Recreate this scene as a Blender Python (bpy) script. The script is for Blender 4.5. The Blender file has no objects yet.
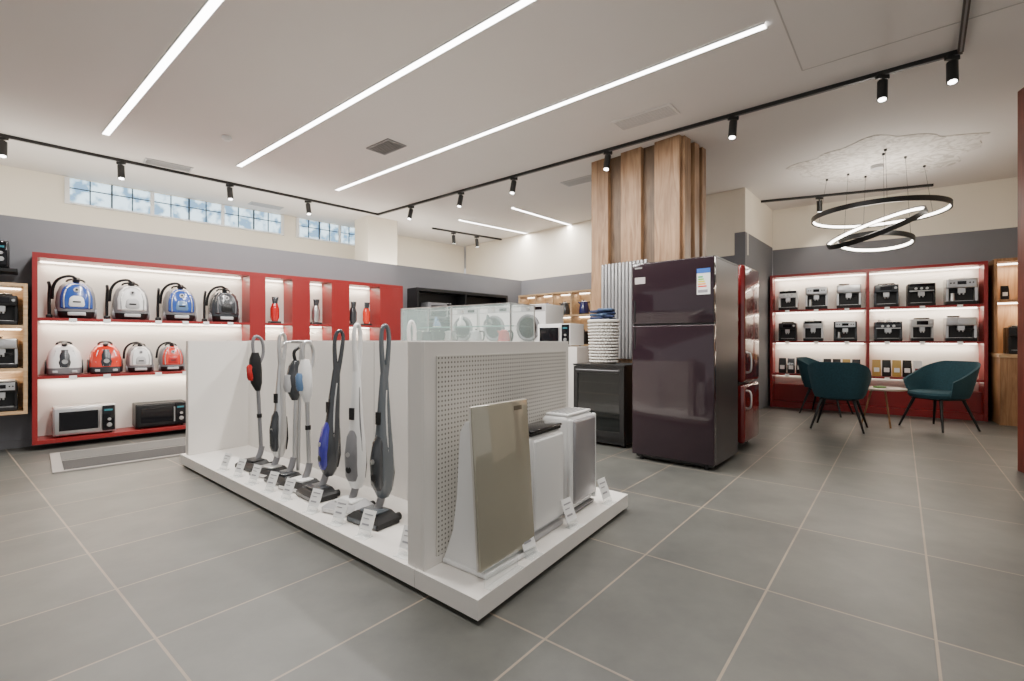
import bpy, bmesh, math, random
from mathutils import Vector, Matrix
random.seed(7)
scene = bpy.context.scene
H = 3.35
# ------------------------------------------------------------------ materials
MC = {}
def _nt(name):
    m = bpy.data.materials.new(name); m.use_nodes = True
    nt = m.node_tree
    return m, nt, nt.nodes['Principled BSDF']
def mat(name, col=(.8,.8,.8), rough=.5, metal=0., emit=None, es=0., alpha=1., trans=0., coat=0., noise=0., nscale=20., spec=.5):
    if name in MC: return MC[name]
    m, nt, b = _nt(name)
    b.inputs['Base Color'].default_value = (*col,1)
    b.inputs['Roughness'].default_value = rough
    b.inputs['Metallic'].default_value = metal
    b.inputs['Coat Weight'].default_value = coat
    b.inputs['Specular IOR Level'].default_value = spec
    if trans: b.inputs['Transmission Weight'].default_value = trans
    if alpha < 1: b.inputs['Alpha'].default_value = alpha
    if emit is not None:
        b.inputs['Emission Color'].default_value = (*emit,1)
        b.inputs['Emission Strength'].default_value = es
    if noise:
        tc = nt.nodes.new('ShaderNodeTexCoord'); n = nt.nodes.new('ShaderNodeTexNoise')
        n.inputs['Scale'].default_value = nscale; n.inputs['Detail'].default_value = 4
        r = nt.nodes.new('ShaderNodeValToRGB')
        r.color_ramp.elements[0].position=.3; r.color_ramp.elements[1].position=.7
        r.color_ramp.elements[0].color = (*[c*(1-noise) for c in col],1)
        r.color_ramp.elements[1].color = (*[min(1,c*(1+noise)) for c in col],1)
        nt.links.new(tc.outputs['Object'], n.inputs['Vector'])
        nt.links.new(n.outputs['Fac'], r.inputs['Fac'])
        nt.links.new(r.outputs['Color'], b.inputs['Base Color'])
    MC[name] = m
    return m
def wood(name, c1, c2, rough=.45, sc=(14,14,1.2)):
    if name in MC: return MC[name]
    m, nt, b = _nt(name)
    tc = nt.nodes.new('ShaderNodeTexCoord'); mp = nt.nodes.new('ShaderNodeMapping')
    mp.inputs['Scale'].default_value = sc
    n = nt.nodes.new('ShaderNodeTexNoise'); n.inputs['Scale'].default_value=1.6; n.inputs['Detail'].default_value=9; n.inputs['Distortion'].default_value=1.6
    r = nt.nodes.new('ShaderNodeValToRGB')
    r.color_ramp.elements[0].position=.3; r.color_ramp.elements[0].color=(*c1,1)
    r.color_ramp.elements[1].position=.66; r.color_ramp.elements[1].color=(*c2,1)
    n2 = nt.nodes.new('ShaderNodeTexNoise'); n2.inputs['Scale'].default_value=2.3; n2.inputs['Detail'].default_value=2
    r2 = nt.nodes.new('ShaderNodeValToRGB')
    r2.color_ramp.elements[0].position=.3; r2.color_ramp.elements[0].color=(.72,.70,.68,1)
    r2.color_ramp.elements[1].position=.62; r2.color_ramp.elements[1].color=(1.05,1.05,1.05,1)
    mx = nt.nodes.new('ShaderNodeMixRGB'); mx.blend_type='MULTIPLY'; mx.inputs[0].default_value=1
    L=nt.links.new
    L(tc.outputs['Object'], mp.inputs['Vector']); L(mp.outputs[0], n.inputs['Vector']); L(tc.outputs['Object'], n2.inputs['Vector'])
    L(n.outputs['Fac'], r.inputs['Fac']); L(n2.outputs['Fac'], r2.inputs['Fac'])
    L(r.outputs['Color'], mx.inputs[1]); L(r2.outputs['Color'], mx.inputs[2]); L(mx.outputs[0], b.inputs['Base Color'])
    b.inputs['Roughness'].default_value = rough
    MC[name]=m; return m

_c,_s=math.cos(math.radians(-51)),math.sin(math.radians(-51))
TILE_OFF = -((0.667*_s+1.553*_c))
def tile_mat():
    m, nt, b = _nt('floor_tiles')
    tc = nt.nodes.new('ShaderNodeTexCoord'); mp = nt.nodes.new('ShaderNodeMapping')
    mp.inputs['Rotation'].default_value=(0,0,math.radians(-51))
    mp.inputs['Location'].default_value=(0.35,TILE_OFF,0)
    br = nt.nodes.new('ShaderNodeTexBrick')
    br.offset=0; br.squash=1
    br.inputs['Scale'].default_value=1
    br.inputs['Brick Width'].default_value=.90
    br.inputs['Row Height'].default_value=.56
    br.inputs['Mortar Size'].default_value=.0055
    br.inputs['Mortar Smooth'].default_value=.3
    br.inputs['Color1'].default_value=(.088,.090,.084,1)
    br.inputs['Color2'].default_value=(.108,.109,.101,1)
    br.inputs['Mortar'].default_value=(.25,.205,.16,1)
    n = nt.nodes.new('ShaderNodeTexNoise'); n.inputs['Scale'].default_value=2.0; n.inputs['Detail'].default_value=9; n.inputs['Roughness'].default_value=.65
    mx = nt.nodes.new('ShaderNodeMixRGB'); mx.blend_type='MULTIPLY'; mx.inputs[0].default_value=1
    r = nt.nodes.new('ShaderNodeValToRGB')
    r.color_ramp.elements[0].position=.3; r.color_ramp.elements[0].color=(.70,.70,.71,1)
    r.color_ramp.elements[1].position=.7; r.color_ramp.elements[1].color=(1.25,1.24,1.19,1)
    L=nt.links.new
    L(tc.outputs['Object'],mp.inputs['Vector']); L(mp.outputs[0],br.inputs['Vector'])
    L(tc.outputs['Object'],n.inputs['Vector']); L(n.outputs['Fac'],r.inputs['Fac'])
    L(br.outputs['Color'],mx.inputs[1]); L(r.outputs['Color'],mx.inputs[2]); L(mx.outputs[0],b.inputs['Base Color'])
    b.inputs['Roughness'].default_value=.42
    bp = nt.nodes.new('ShaderNodeBump'); bp.inputs['Strength'].default_value=.25; bp.inputs['Distance'].default_value=.004; bp.invert=True
    L(br.outputs['Fac'],bp.inputs['Height']); L(bp.outputs[0],b.inputs['Normal'])
    return m

def perf_mat():
    m, nt, b = _nt('perforated_metal')
    tc = nt.nodes.new('ShaderNodeTexCoord'); L=nt.links.new
    sx = nt.nodes.new('ShaderNodeSeparateXYZ'); L(tc.outputs['Object'],sx.inputs[0])
    def fr(sock):
        a=nt.nodes.new('ShaderNodeMath'); a.operation='DIVIDE'; a.inputs[1].default_value=.0215; L(sock,a.inputs[0])
        f=nt.nodes.new('ShaderNodeMath'); f.operation='FRACT'; L(a.outputs[0],f.inputs[0])
        s=nt.nodes.new('ShaderNodeMath'); s.operation='SUBTRACT'; s.inputs[1].default_value=.5; L(f.outputs[0],s.inputs[0])
        p=nt.nodes.new('ShaderNodeMath'); p.operation='POWER'; p.inputs[1].default_value=2; L(s.outputs[0],p.inputs[0])
        return p.outputs[0]
    ad=nt.nodes.new('ShaderNodeMath'); L(fr(sx.outputs['X']),ad.inputs[0]); L(fr(sx.outputs['Z']),ad.inputs[1])
    lt=nt.nodes.new('ShaderNodeMath'); lt.operation='LESS_THAN'; lt.inputs[1].default_value=.05; L(ad.outputs[0],lt.inputs[0])
    mx=nt.nodes.new('ShaderNodeMixRGB'); mx.inputs[1].default_value=(.62,.595,.55,1); mx.inputs[2].default_value=(.15,.14,.125,1)
    L(lt.outputs[0],mx.inputs[0]); L(mx.outputs[0],b.inputs['Base Color'])
    return m

WHITE=mat('white_plastic',(.78,.78,.77),.3)
LAM=mat('white_laminate',(.77,.74,.70),.38,noise=.02,nscale=3)
BLACK=mat('black_plastic',(.010,.010,.011),.38,spec=.35)
GLOSSB=mat('black_glass',(.006,.006,.008),.06,spec=.3)
GRAY=mat('grey_plastic',(.18,.18,.19),.35)
LGRAY=mat('light_grey_plastic',(.45,.45,.46),.35)
SILVER=mat('brushed_steel',(.6,.6,.6),.28,.9)
RED=mat('red_lacquer',(.225,.011,.012),.35,noise=.03,nscale=2)
REDP=mat('red_plastic',(.45,.010,.010),.18,coat=.6)
ORANGE=mat('orange_red_plastic',(.62,.032,.012),.18,coat=.6)
BLUE=mat('blue_plastic',(.02,.07,.32),.18,coat=.6)
LBLUE=mat('steel_blue_plastic',(.10,.19,.34),.2,coat=.5)
NAVY=mat('navy_plastic',(.012,.016,.10),.2,coat=.5)
WALLG=mat('grey_wall_paint',(.165,.167,.182),.7,noise=.02,nscale=3)
CREAM=mat('cream_wall_paint',(.82,.75,.63),.8,noise=.02,nscale=2)
CEIL=mat('ceiling_paint',(.75,.71,.68),.8,noise=.012,nscale=1.5)
BACKP=mat('white_back_panel',(.76,.73,.68),.6)
LED=mat('led_strip',(1,1,1),.5,emit=(1,.97,.94),es=14)
LEDS=mat('led_shelf',(1,1,1),.5,emit=(1,.90,.76),es=10)
OAK=wood('oak_planks',(.22,.118,.058),(.46,.285,.16),sc=(8,8,.8))
OAK2=wood('oak_shelf',(.42,.26,.13),(.6,.42,.25),sc=(1.2,14,14))
WALN=wood('walnut_cabinet',(.25,.12,.05),(.42,.23,.11))
TEAL=mat('teal_fabric',(.016,.062,.082),.85,noise=.15,nscale=60)
CARD=mat('price_card',(.85,.85,.84),.4)
INK=mat('card_print',(.3,.3,.32),.5)
ACR=mat('clear_acrylic',(.9,.95,.95),.03,alpha=.22)
GLASS=mat('showcase_glass',(.62,.78,.75),.03,alpha=.16)
CHAR=mat('charcoal_plastic',(.03,.034,.04),.25,coat=.4); SLATE=mat('slate_plastic',(.085,.10,.115),.25,coat=.4)
VIOL=mat('violet_blue_plastic',(.035,.03,.30),.2,coat=.5)
HOP=mat('smoky_hopper',(.05,.045,.04),.1)

# ------------------------------------------------------------------ builder
class B:
    def __init__(s): s.bm=bmesh.new(); s.mats=[]
    def mi(s,m):
        if m not in s.mats: s.mats.append(m)
        return s.mats.index(m)
    def faces(s,vs,fs,m,smooth=True):
        i=s.mi(m); V=[s.bm.verts.new(v) for v in vs]
        for f in fs:
            try:
                F=s.bm.faces.new([V[k] for k in f]); F.material_index=i; F.smooth=smooth
            except ValueError: pass
    def box(s,x0,x1,y0,y1,z0,z1,m,M=None):
        vs=[Vector(p) for p in ((x0,y0,z0),(x1,y0,z0),(x1,y1,z0),(x0,y1,z0),(x0,y0,z1),(x1,y0,z1),(x1,y1,z1),(x0,y1,z1))]
        if M: vs=[M@v for v in vs]
        s.faces(vs,[(0,3,2,1),(4,5,6,7),(0,1,5,4),(1,2,6,5),(2,3,7,6),(3,0,4,7)],m)
    def rbox(s,x0,x1,y0,y1,z0,z1,r,m,M=None,seg=3):
        t=bmesh.new(); bmesh.ops.create_cube(t,size=1)
        for v in t.verts: v.co=Vector(((x0+x1)/2+v.co.x*(x1-x0),(y0+y1)/2+v.co.y*(y1-y0),(z0+z1)/2+v.co.z*(z1-z0)))
        r=min(r,.49*min(x1-x0,y1-y0,z1-z0))
        bmesh.ops.bevel(t,geom=list(t.edges),offset=r,segments=seg,affect='EDGES',profile=.5)
        s.merge(t,m,M)
    def merge(s,t,m,M=None):
        t.verts.index_update()
        vs=[(M@v.co if M else v.co.copy()) for v in t.verts]
        fs=[[v.index for v in f.verts] for f in t.faces]
        t.free(); s.faces(vs,fs,m)
    def prism(s,pts,z0,z1,m):
        n=len(pts); vs=[(p[0],p[1],z0) for p in pts]+[(p[0],p[1],z1) for p in pts]
        fs=[tuple(range(n-1,-1,-1)),tuple(range(n,2*n))]+[(i,(i+1)%n,n+(i+1)%n,n+i) for i in range(n)]
        s.faces(vs,fs,m)
    def cyl(s,p0,p1,r,m,r2=None,n=20,cap=True):
        p0=Vector(p0);p1=Vector(p1); r2=r if r2 is None else r2
        d=(p1-p0).normalized(); u=d.orthogonal().normalized(); w=d.cross(u)
        vs=[]
        for p,q in ((p0,r),(p1,r2)):
            for i in range(n):
                a=2*math.pi*i/n; vs.append(p+u*math.cos(a)*q+w*math.sin(a)*q)
        fs=[(i,(i+1)%n,n+(i+1)%n,n+i) for i in range(n)]
        if cap: fs+=[tuple(range(n-1,-1,-1)),tuple(range(n,2*n))]
        s.faces(vs,fs,m)
    def ball(s,c,r,m,n=16,M=None):
        t=bmesh.new(); bmesh.ops.create_uvsphere(t,u_segments=n,v_segments=n//2+2,radius=1)
        if isinstance(r,(int,float)): r=(r,r,r)
        for v in t.verts: v.co=Vector((c[0]+v.co.x*r[0],c[1]+v.co.y*r[1],c[2]+v.co.z*r[2]))
        s.merge(t,m,M)
    def loft(s,rings,m,cap=True,closed=False):
        n=len(rings[0]); vs=[p for r in rings for p in r]; fs=[]
        K=len(rings)
        for j in range(K if closed else K-1):
            a=j*n; b=((j+1)%K)*n
            fs+=[(a+i,a+(i+1)%n,b+(i+1)%n,b+i) for i in range(n)]
        if cap and not closed: fs+=[tuple(range(n-1,-1,-1)),tuple(range((K-1)*n,K*n))]
        s.faces(vs,fs,m)
    def secs(s,L,m,e=2.5,n=24):
        R=[]
        for x,y,z,rx,ry in L:
            ring=[]
            for i in range(n):
                a=2*math.pi*i/n; c,q=math.cos(a),math.sin(a)
                ring.append(Vector((x+rx*math.copysign(abs(c)**(2/e),c), y+ry*math.copysign(abs(q)**(2/e),q), z)))
            R.append(ring)
        s.loft(R,m)
    def tube(s,pts,r,m,n=10,closed=False,smooth=2):
        P=[Vector(p) for p in pts]
        for _ in range(smooth):
            Q=[]; K=len(P)
            rng=range(K) if closed else range(K-1)
            if not closed: Q.append(P[0])
            for i in rng:
                a,b=P[i],P[(i+1)%K]; Q+= [a*.75+b*.25,a*.25+b*.75]
            if not closed: Q.append(P[-1])
            P=Q
        rings=[]; K=len(P); prev=None
        for i,p in enumerate(P):
            if closed: d=P[(i+1)%K]-P[i-1]
            else: d=(P[min(i+1,K-1)]-P[max(i-1,0)])
            d.normalize()
            if prev is None: u=d.orthogonal().normalized()
            else:
                u=prev-d*prev.dot(d)
                u=u.normalized() if u.length>1e-6 else d.orthogonal().normalized()
            prev=u; w=d.cross(u)
            rr=r(i/(K-1)) if callable(r) else r
            rings.append([p+u*math.cos(2*math.pi*j/n)*rr+w*math.sin(2*math.pi*j/n)*rr for j in range(n)])
        s.loft(rings,m,cap=True,closed=closed)
    def done(s,name,loc=(0,0,0),rot=0.,bevel=0.,scale=None):
        bmesh.ops.recalc_face_normals(s.bm,faces=s.bm.faces)
        me=bpy.data.meshes.new(name); s.bm.to_mesh(me); s.bm.free()
        for m in s.mats: me.materials.append(m)
        try: me.set_sharp_from_angle(angle=math.radians(38))
        except Exception: pass
        o=bpy.data.objects.new(name,me); scene.collection.objects.link(o)
        o.location=loc; o.rotation_euler=(0,0,rot)
        if scale: o.scale=(scale,)*3
        if bevel:
            md=o.modifiers.new('bevel','BEVEL'); md.width=bevel; md.segments=2; md.limit_method='ANGLE'; md.angle_limit=math.radians(50)
        return o
class Fr:
    def __init__(s,ox,oy,deg): s.o=(ox,oy); s.a=math.radians(deg); s.c=math.cos(s.a); s.s=math.sin(s.a)
    def p(s,x,y,z=0.): return (s.o[0]+s.c*x-s.s*y, s.o[1]+s.s*x+s.c*y, z)

def area(name,loc,rot,sx,sy,e,col=(1,.96,.91),tilt=None):
    l=bpy.data.lights.new(name,'AREA'); l.shape='RECTANGLE'; l.size=sx; l.size_y=sy; l.energy=e; l.color=col
    o=bpy.data.objects.new(name,l); scene.collection.objects.link(o); o.location=loc
    o.rotation_euler=(tilt or 0,0,rot); return o

# ------------------------------------------------------------------ room shell
b=B(); b.box(-14,12,-2.5,15,-.1,0,tile_mat()); b.done('floor')
b=B(); b.box(-14,12,-2.5,15,H,H+.1,CEIL); b.done('ceiling')
def wall(name,p0,p1,z0,z1,th,m):
    p0=Vector(p0);p1=Vector(p1); d=(p1-p0).normalized()
    L=(p1-p0).length
    b=B(); b.box(0,L,0,th,z0,z1,m)
    return b.done(name,(p0.x,p0.y,0),math.atan2(d.y,d.x))
GT=2.37
wall('wall_left',(-9.5,.5),(.2,10.2),0,GT,.15,WALLG)
wall('wall_left_clerestory',(-11.5,1.18),(-1.15,11.53),0,H-.002,.2,CREAM)
wall('wall_back',(.2,10.2),(3.42,7.05),0,GT,.15,WALLG)
wall('wall_back_upper',(-1.10,11.47),(3.42,7.05),GT,H-.002,.15,CREAM)
wall('wall_return',(3.425,7.045),(4.50,8.29),0,2.7,.15,WALLG)
wall('wall_return_upper',(3.425,7.045),(4.50,8.29),2.7,H-.002,.14,CREAM)
RF=Fr(4.3,8.0,-34.9)
e0=RF.p(0,.36); e1=RF.p(3.7,.36)
wall('wall_right_back',e0[:2],e1[:2],0,2.66,.15,WALLG)
wall('wall_right_back_upper',e0[:2],e1[:2],2.66,H-.002,.14,CREAM)
e2=RF.p(3.7,-4.2)
wall('wall_right',e1[:2],e2[:2],0,H-.002,.15,CREAM)
for nm,p0,p1 in (('baseboard_left',(-9.5,.5),(.18,10.18)),('baseboard_right_back',e0[:2],RF.p(3.68,.36)[:2])):
    p0=Vector(p0);p1=Vector(p1); d=(p1-p0).normalized()
    b=B(); b.box(0,(p1-p0).length,-.015,-.001,0,.08,mat('baseboard_grey',(.14,.14,.15),.5)); b.done(nm,(p0.x,p0.y,0),math.atan2(d.y,d.x))
b=B(); b.box(-.3,.3,-.25,.25,GT,H-.004,CREAM); b.done('pillar_cream',(-2.55,9.0,0),math.radians(45))
# added hidden fill light behind the grey wall, brightens the cream clerestory wall
CV=Fr(-9.5,.5,45)
b=B(); b.box(1.5,13.0,.45,.50,GT-.10,GT-.08,LEDS); b.box(1.5,13.0,.40,.55,GT-.13,GT-.10,WHITE); b.box(1.5,13.0,.151,.40,GT-.13,GT-.12,WHITE); b.done('hidden_fill_rail',(-9.5,.5,0),CV.a)
area('hidden_fill_light',CV.p(7.2,.60,GT-.05),CV.a,11.,.08,70,(1,.94,.83),tilt=math.radians(180-35))

# windows
def window_pane():
    m,nt,bs=_nt('window_daylight')
    tc=nt.nodes.new('ShaderNodeTexCoord'); n=nt.nodes.new('ShaderNodeTexNoise'); n.inputs['Scale'].default_value=6; n.inputs['Detail'].default_value=7
    r=nt.nodes.new('ShaderNodeValToRGB')
    r.color_ramp.elements[0].position=.42; r.color_ramp.elements[0].color=(.13,.27,.42,1)
    r.color_ramp.elements[1].position=.54; r.color_ramp.elements[1].color=(.66,.88,1,1)
    nt.links.new(tc.outputs['Object'],n.inputs['Vector']); nt.links.new(n.outputs['Fac'],r.inputs['Fac'])
    nt.links.new(r.outputs['Color'],bs.inputs['Emission Color']); bs.inputs['Emission Strength'].default_value=2.6
    bs.inputs['Base Color'].default_value=(.1,.1,.1,1); return m
WP=window_pane(); FRM=mat('window_frame_dark',(.04,.05,.06),.4)
CF=Fr(-11.5,1.18,45)
for i,(xa,xb,nn) in enumerate(((7.64,10.45,6),(10.72,12.3,4))):
    b=B(); z0,z1=3.00,3.33
    b.box(xa,xb,-.012,-.004,z0,z1,WP)
    b.box(xa-.03,xb+.03,-.04,-.002,z0-.025,z0,WHITE); b.box(xa-.03,xa,-.04,-.002,z0,z1,WHITE)
    for k in range(nn+1):
        x=xa+(xb-xa)*k/nn; w=.025 if k%2==0 else .010
        b.box(x-w,x+w,-.045,-.003,z0,z1,WHITE if k%2==0 else FRM)
        if k<nn:
            xx=x+(xb-xa)/nn/2; b.box(xx-.007,xx+.007,-.03,-.003,z0,z1,FRM)
    b.box(xa,xb,-.03,-.003,z0+.19,z0+.202,FRM)
    b.done('window_%d'%(i+1),(CF.o[0],CF.o[1],0),CF.a)

# ------------------------------------------------------------------ ceiling strips
def strip(x0,y0,x1,y1,w,e):
    d=Vector((x1-x0,y1-y0)); L=d.length; a=math.atan2(d.y,d.x)
    b=B(); b.box(0,L,-w/2,w/2,H-.012,H-.002,LED); b.box(-.008,L+.008,-w/2-.006,-w/2,H-.014,H-.001,WHITE); b.box(-.008,L+.008,w/2,w/2+.006,H-.014,H-.001,WHITE)
    b.done('led_ceiling_strip',(x0,y0,0),a)
    area('strip_lamp',((x0+x1)/2,(y0+y1)/2,H-.03),a,L,w,e)
strip(-4.42,5.22,.02,1.52,.06,150)
strip(-3.51,6.17,.93,2.47,.06,150)
strip(-2.61,7.15,1.80,3.418,.06,150)
strip(.017,8.12,1.59,9.8,.06,48)
strip(-.97,8.93,.3,10.05,.06,48)

# ------------------------------------------------------------------ tracks & spots
TB=mat('track_black',(.012,.012,.012),.4)
def track(p0,p1):
    d=Vector((p1[0]-p0[0],p1[1]-p0[1])); L=d.length
    b=B(); b.box(-.018,L+.018,-.018,.018,H-.035,H-.001,TB); b.box(0,L,-.006,.006,H-.037,H-.034,GRAY)
    b.done('ceiling_track',(p0[0],p0[1],0),math.atan2(d.y,d.x))
C0=(-2.37,8.5)
track(C0,(3.46,3.71)); track((C0[0]-.697*9,C0[1]-.717*9),(C0[0]-.03,C0[1]-.03)); track((2.2,2.23),(3.44,3.68))
track((-1.57,9.56),(-.25,10.6)); track((3.75,8.72-.9),(6.03,6.92-.02))
def spot(x,y,aim,e=35):
    b=B(); z=H-.036
    b.box(-.05,.05,-.014,.014,z-.03,z,TB); b.cyl((0,0,z-.03),(0,0,z-.06),.008,TB,n=8)
    a=Vector((aim[0]-x,aim[1]-y)); a=a.normalized() if a.length>0 else Vector((0,1))
    tl=math.radians(14); d=Vector((a.x*math.sin(tl),a.y*math.sin(tl),-math.cos(tl)))
    c=Vector((0,0,z-.06)); 
    b.cyl(c+d*-.01,c+d*.16,.037,TB,n=24); b.cyl(c+d*.161,c+d*.163,.028,LED,n=20)
    b.done('track_spotlight',(x,y,0))
    if e:
        l=bpy.data.lights.new('spot_lamp','SPOT'); l.energy=e; l.spot_size=math.radians(75); l.spot_blend=.8; l.shadow_soft_size=.04; l.color=(1,.93,.82)
        o=bpy.data.objects.new('spot_lamp',l); scene.collection.objects.link(o)
        p=Vector((x,y,z-.06))+d*.18; o.location=p
        t=Vector((aim[0],aim[1],aim[2]))-p; o.rotation_euler=t.to_track_quat('-Z','Y').to_euler()
for t in (.914,2.08,3.10,4.52,5.90,7.07,7.50):
    x=C0[0]+.773*t; y=C0[1]-.635*t; spot(x,y,(x-1.0,y-1.2,0),50)
for t in (1.24,2.35,3.555,4.56):
    x=C0[0]-.697*t; y=C0[1]-.717*t; spot(x,y,(x+1.2,y-1.2,.9),50)
spot(-1.2,9.85,(-1,11,1.5),0); spot(-.75,10.21,(-.5,11,1.5),0)
spot(4.75,7.42,(5.4,8.2,1.5),15)

def grille(x,y,w,d,a,m1,m2):
    b=B(); z=H
    b.box(-w/2,w/2,-d/2,-d/2+.02,z-.012,z-.001,m1); b.box(-w/2,w/2,d/2-.02,d/2,z-.012,z-.001,m1)
    b.box(-w/2,-w/2+.02,-d/2+.02,d/2-.02,z-.012,z-.001,m1); b.box(w/2-.02,w/2,-d/2+.02,d/2-.02,z-.012,z-.001,m1)
    n=8
    for i in range(n):
        yy=-d/2+.02+(d-.04)*(i+.5)/n; b.box(-w/2+.02,w/2-.02,yy-.004,yy+.004,z-.01,z-.001,m1)
    b.box(-w/2+.02,w/2-.02,-d/2+.02,d/2-.02,z-.003,z-.0005,m2)
    b.done('ceiling_vent_grille',(x,y,0),math.radians(a))
DG=mat('dark_vent',(.06,.055,.05),.6)
grille(-1.46,5.57,.42,.26,-39.6,GRAY,DG)
grille(1.34,4.84,.62,.26,-39.6,CEIL,mat('vent_grey',(.42,.40,.38),.7))  # mid-grey backing behind the slats
grille(-4.4,6.15,.5,.22,44,LGRAY,mat('vent_mid',(.2,.19,.18),.6))
grille(-4.1,8.0,.5,.2,44,LGRAY,DG)
grille(.95,6.75,.5,.22,-39.6,LGRAY,DG)
b=B(); SEAM=mat('ceiling_seam',(.50,.47,.45),.8)
a=.005
b.box(0,2.2,-a,a,H-.003,H-.0005,SEAM); b.box(-a,a,-1.5,0,H-.003,H-.0005,SEAM)
b.done('trim_ceiling_hatch',(2.42,4.0,0),math.radians(-39.6))
b=B(); b.cyl((0,0,H-.03),(0,0,H-.001),.05,WHITE); b.cyl((0,0,H-.045),(0,0,H-.03),.03,WHITE); b.done('smoke_detector',(-3.15,5.3,0))

def medallion():
    m,nt,bs=_nt('relief_shaded_plaster')
    tc=nt.nodes.new('ShaderNodeTexCoord'); n=nt.nodes.new('ShaderNodeTexNoise'); n.inputs['Scale'].default_value=6; n.inputs['Detail'].default_value=10; n.inputs['Distortion'].default_value=2.5
    r=nt.nodes.new('ShaderNodeValToRGB'); r.color_ramp.elements[0].position=.38; r.color_ramp.elements[0].color=(.54,.50,.46,1); r.color_ramp.elements[1].position=.58; r.color_ramp.elements[1].color=(.80,.76,.72,1)  # relief highlights and shade put into the plaster colour
    nt.links.new(tc.outputs['Object'],n.inputs['Vector']); nt.links.new(n.outputs['Fac'],r.inputs['Fac']); nt.links.new(r.outputs['Color'],bs.inputs['Base Color'])
    bp=nt.nodes.new('ShaderNodeBump'); bp.inputs['Strength'].default_value=.7; bp.inputs['Distance'].default_value=.02; nt.links.new(n.outputs['Fac'],bp.inputs['Height']); nt.links.new(bp.outputs[0],bs.inputs['Normal'])
    bs.inputs['Roughness'].default_value=.7
    return m
b=B(); pts=[]
for i in range(60):
    t=2*math.pi*i/60; r=.95+.08*math.sin(5*t)+.06*math.sin(11*t+1)+random.uniform(-.03,.03); pts.append((r*math.cos(t)*1.0,r*math.sin(t)*.85))
b.prism(pts,H-.006,H-.0005,medallion()); b.done('trim_ceiling_medallion',(4.62,6.0,0))

# ------------------------------------------------------------------ wood column
def column():
    b=B(); CORE=wood('column_core',(.10,.06,.035),(.19,.12,.07))
    b.box(0.02,1.15,.05,.56,0,H-.002,CORE)
    for x0,x1 in ((0,.25),(.43,.70),(.87,1.17)):
        b.box(x0,x1,-.012,.05,0,H-.002,OAK)
    for y0,y1 in ((.05,.2),(.3,.42),(.5,.6)):
        b.box(1.15,1.20,y0,y1,0,H-.002,OAK)
    b.done('pillar_wood',(1.01,6.07,0),math.radians(-45.2),bevel=.003)
column()

# ------------------------------------------------------------------ central display stand
A=Vector((-.131,1.846)); UA=Vector((.570,.822)); UB=Vector((-.761,.649))
def S(s,t,z=0.): p=A+UA*s+UB*t; return (p.x,p.y,z)
angA=math.atan2(UA.y,UA.x); angV=math.atan2(-UA.x,UA.y)
def stand():
    b=B(); W=1.555; L=3.667; g0,g1=.336,.45
    KICK=mat('stand_plinth_grey',(.2,.19,.17),.6)  # darker grey kick plate under the stand base
    def q(s0,s1,t0,t1,z0,z1,m): b.prism([S(s0,t0)[:2],S(s1,t0)[:2],S(s1,t1)[:2],S(s0,t1)[:2]],z0,z1,m)
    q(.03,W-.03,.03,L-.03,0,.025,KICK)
    q(0,W,0,g0+.05,.02,.10,LAM)
    q(0,W,g0+.053,L,.02,.10,LAM)
    q(.012,1.33,g0,g0+.018,.101,1.095,LAM)
    q(.012,.045,g0+.018,g1,.101,1.095,LAM); q(1.3,1.33,g0+.018,g1,.101,1.095,LAM)
    q(.045,1.3,g0+.09,g1,.101,1.09,LAM); q(.045,1.3,g0+.018,g0+.09,1.07,1.095,LAM)
    q(.03,1.33,L-.12,L-.05,.101,1.095,LAM)
    q(.54,.60,g1,L-.12,.101,1.095,LAM)
    q(.545,.595,g1,L-.12,1.095,1.10,mat('grey_edge',(.4,.38,.36),.5))
    for t in (1.45,2.5):
        q(.5385,.5405,t,t+.004,.101,1.09,mat('panel_seam',(.3,.28,.26),.6))
    b.done('display_stand',(0,0,0),0,bevel=.002)
    b=B(); b.box(.085,1.28,-.006,-.001,.14,1.03,perf_mat())
    p=S(0,g0); b.done('perforated_panel',(p[0],p[1],0),angA)
stand()

def price_card(loc,rot,w=.09,h=.11):
    b=B(); T=Matrix.Rotation(math.radians(-22),4,'X')
    b.box(-w/2,w/2,-.002,.002,.03,.03+h,CARD,T); b.box(-w/2,w/2,-.03,.025,0,.003,ACR)
    b.box(-w/2+.004,w/2-.004,-.004,.006,.003,.035,ACR,T)
    b.box(-w*.35,w*.35,-.0035,-.002,.03+h*.74,.03+h*.80,INK,T)
    b.box(-w*.35,w*.1,-.0035,-.002,.03+h*.54,.03+h*.58,INK,T)
    b.box(-w*.35,w*.2,-.0035,-.002,.03+h*.24,.03+h*.32,INK,T)
    b.done('price_card',loc,rot)

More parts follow.
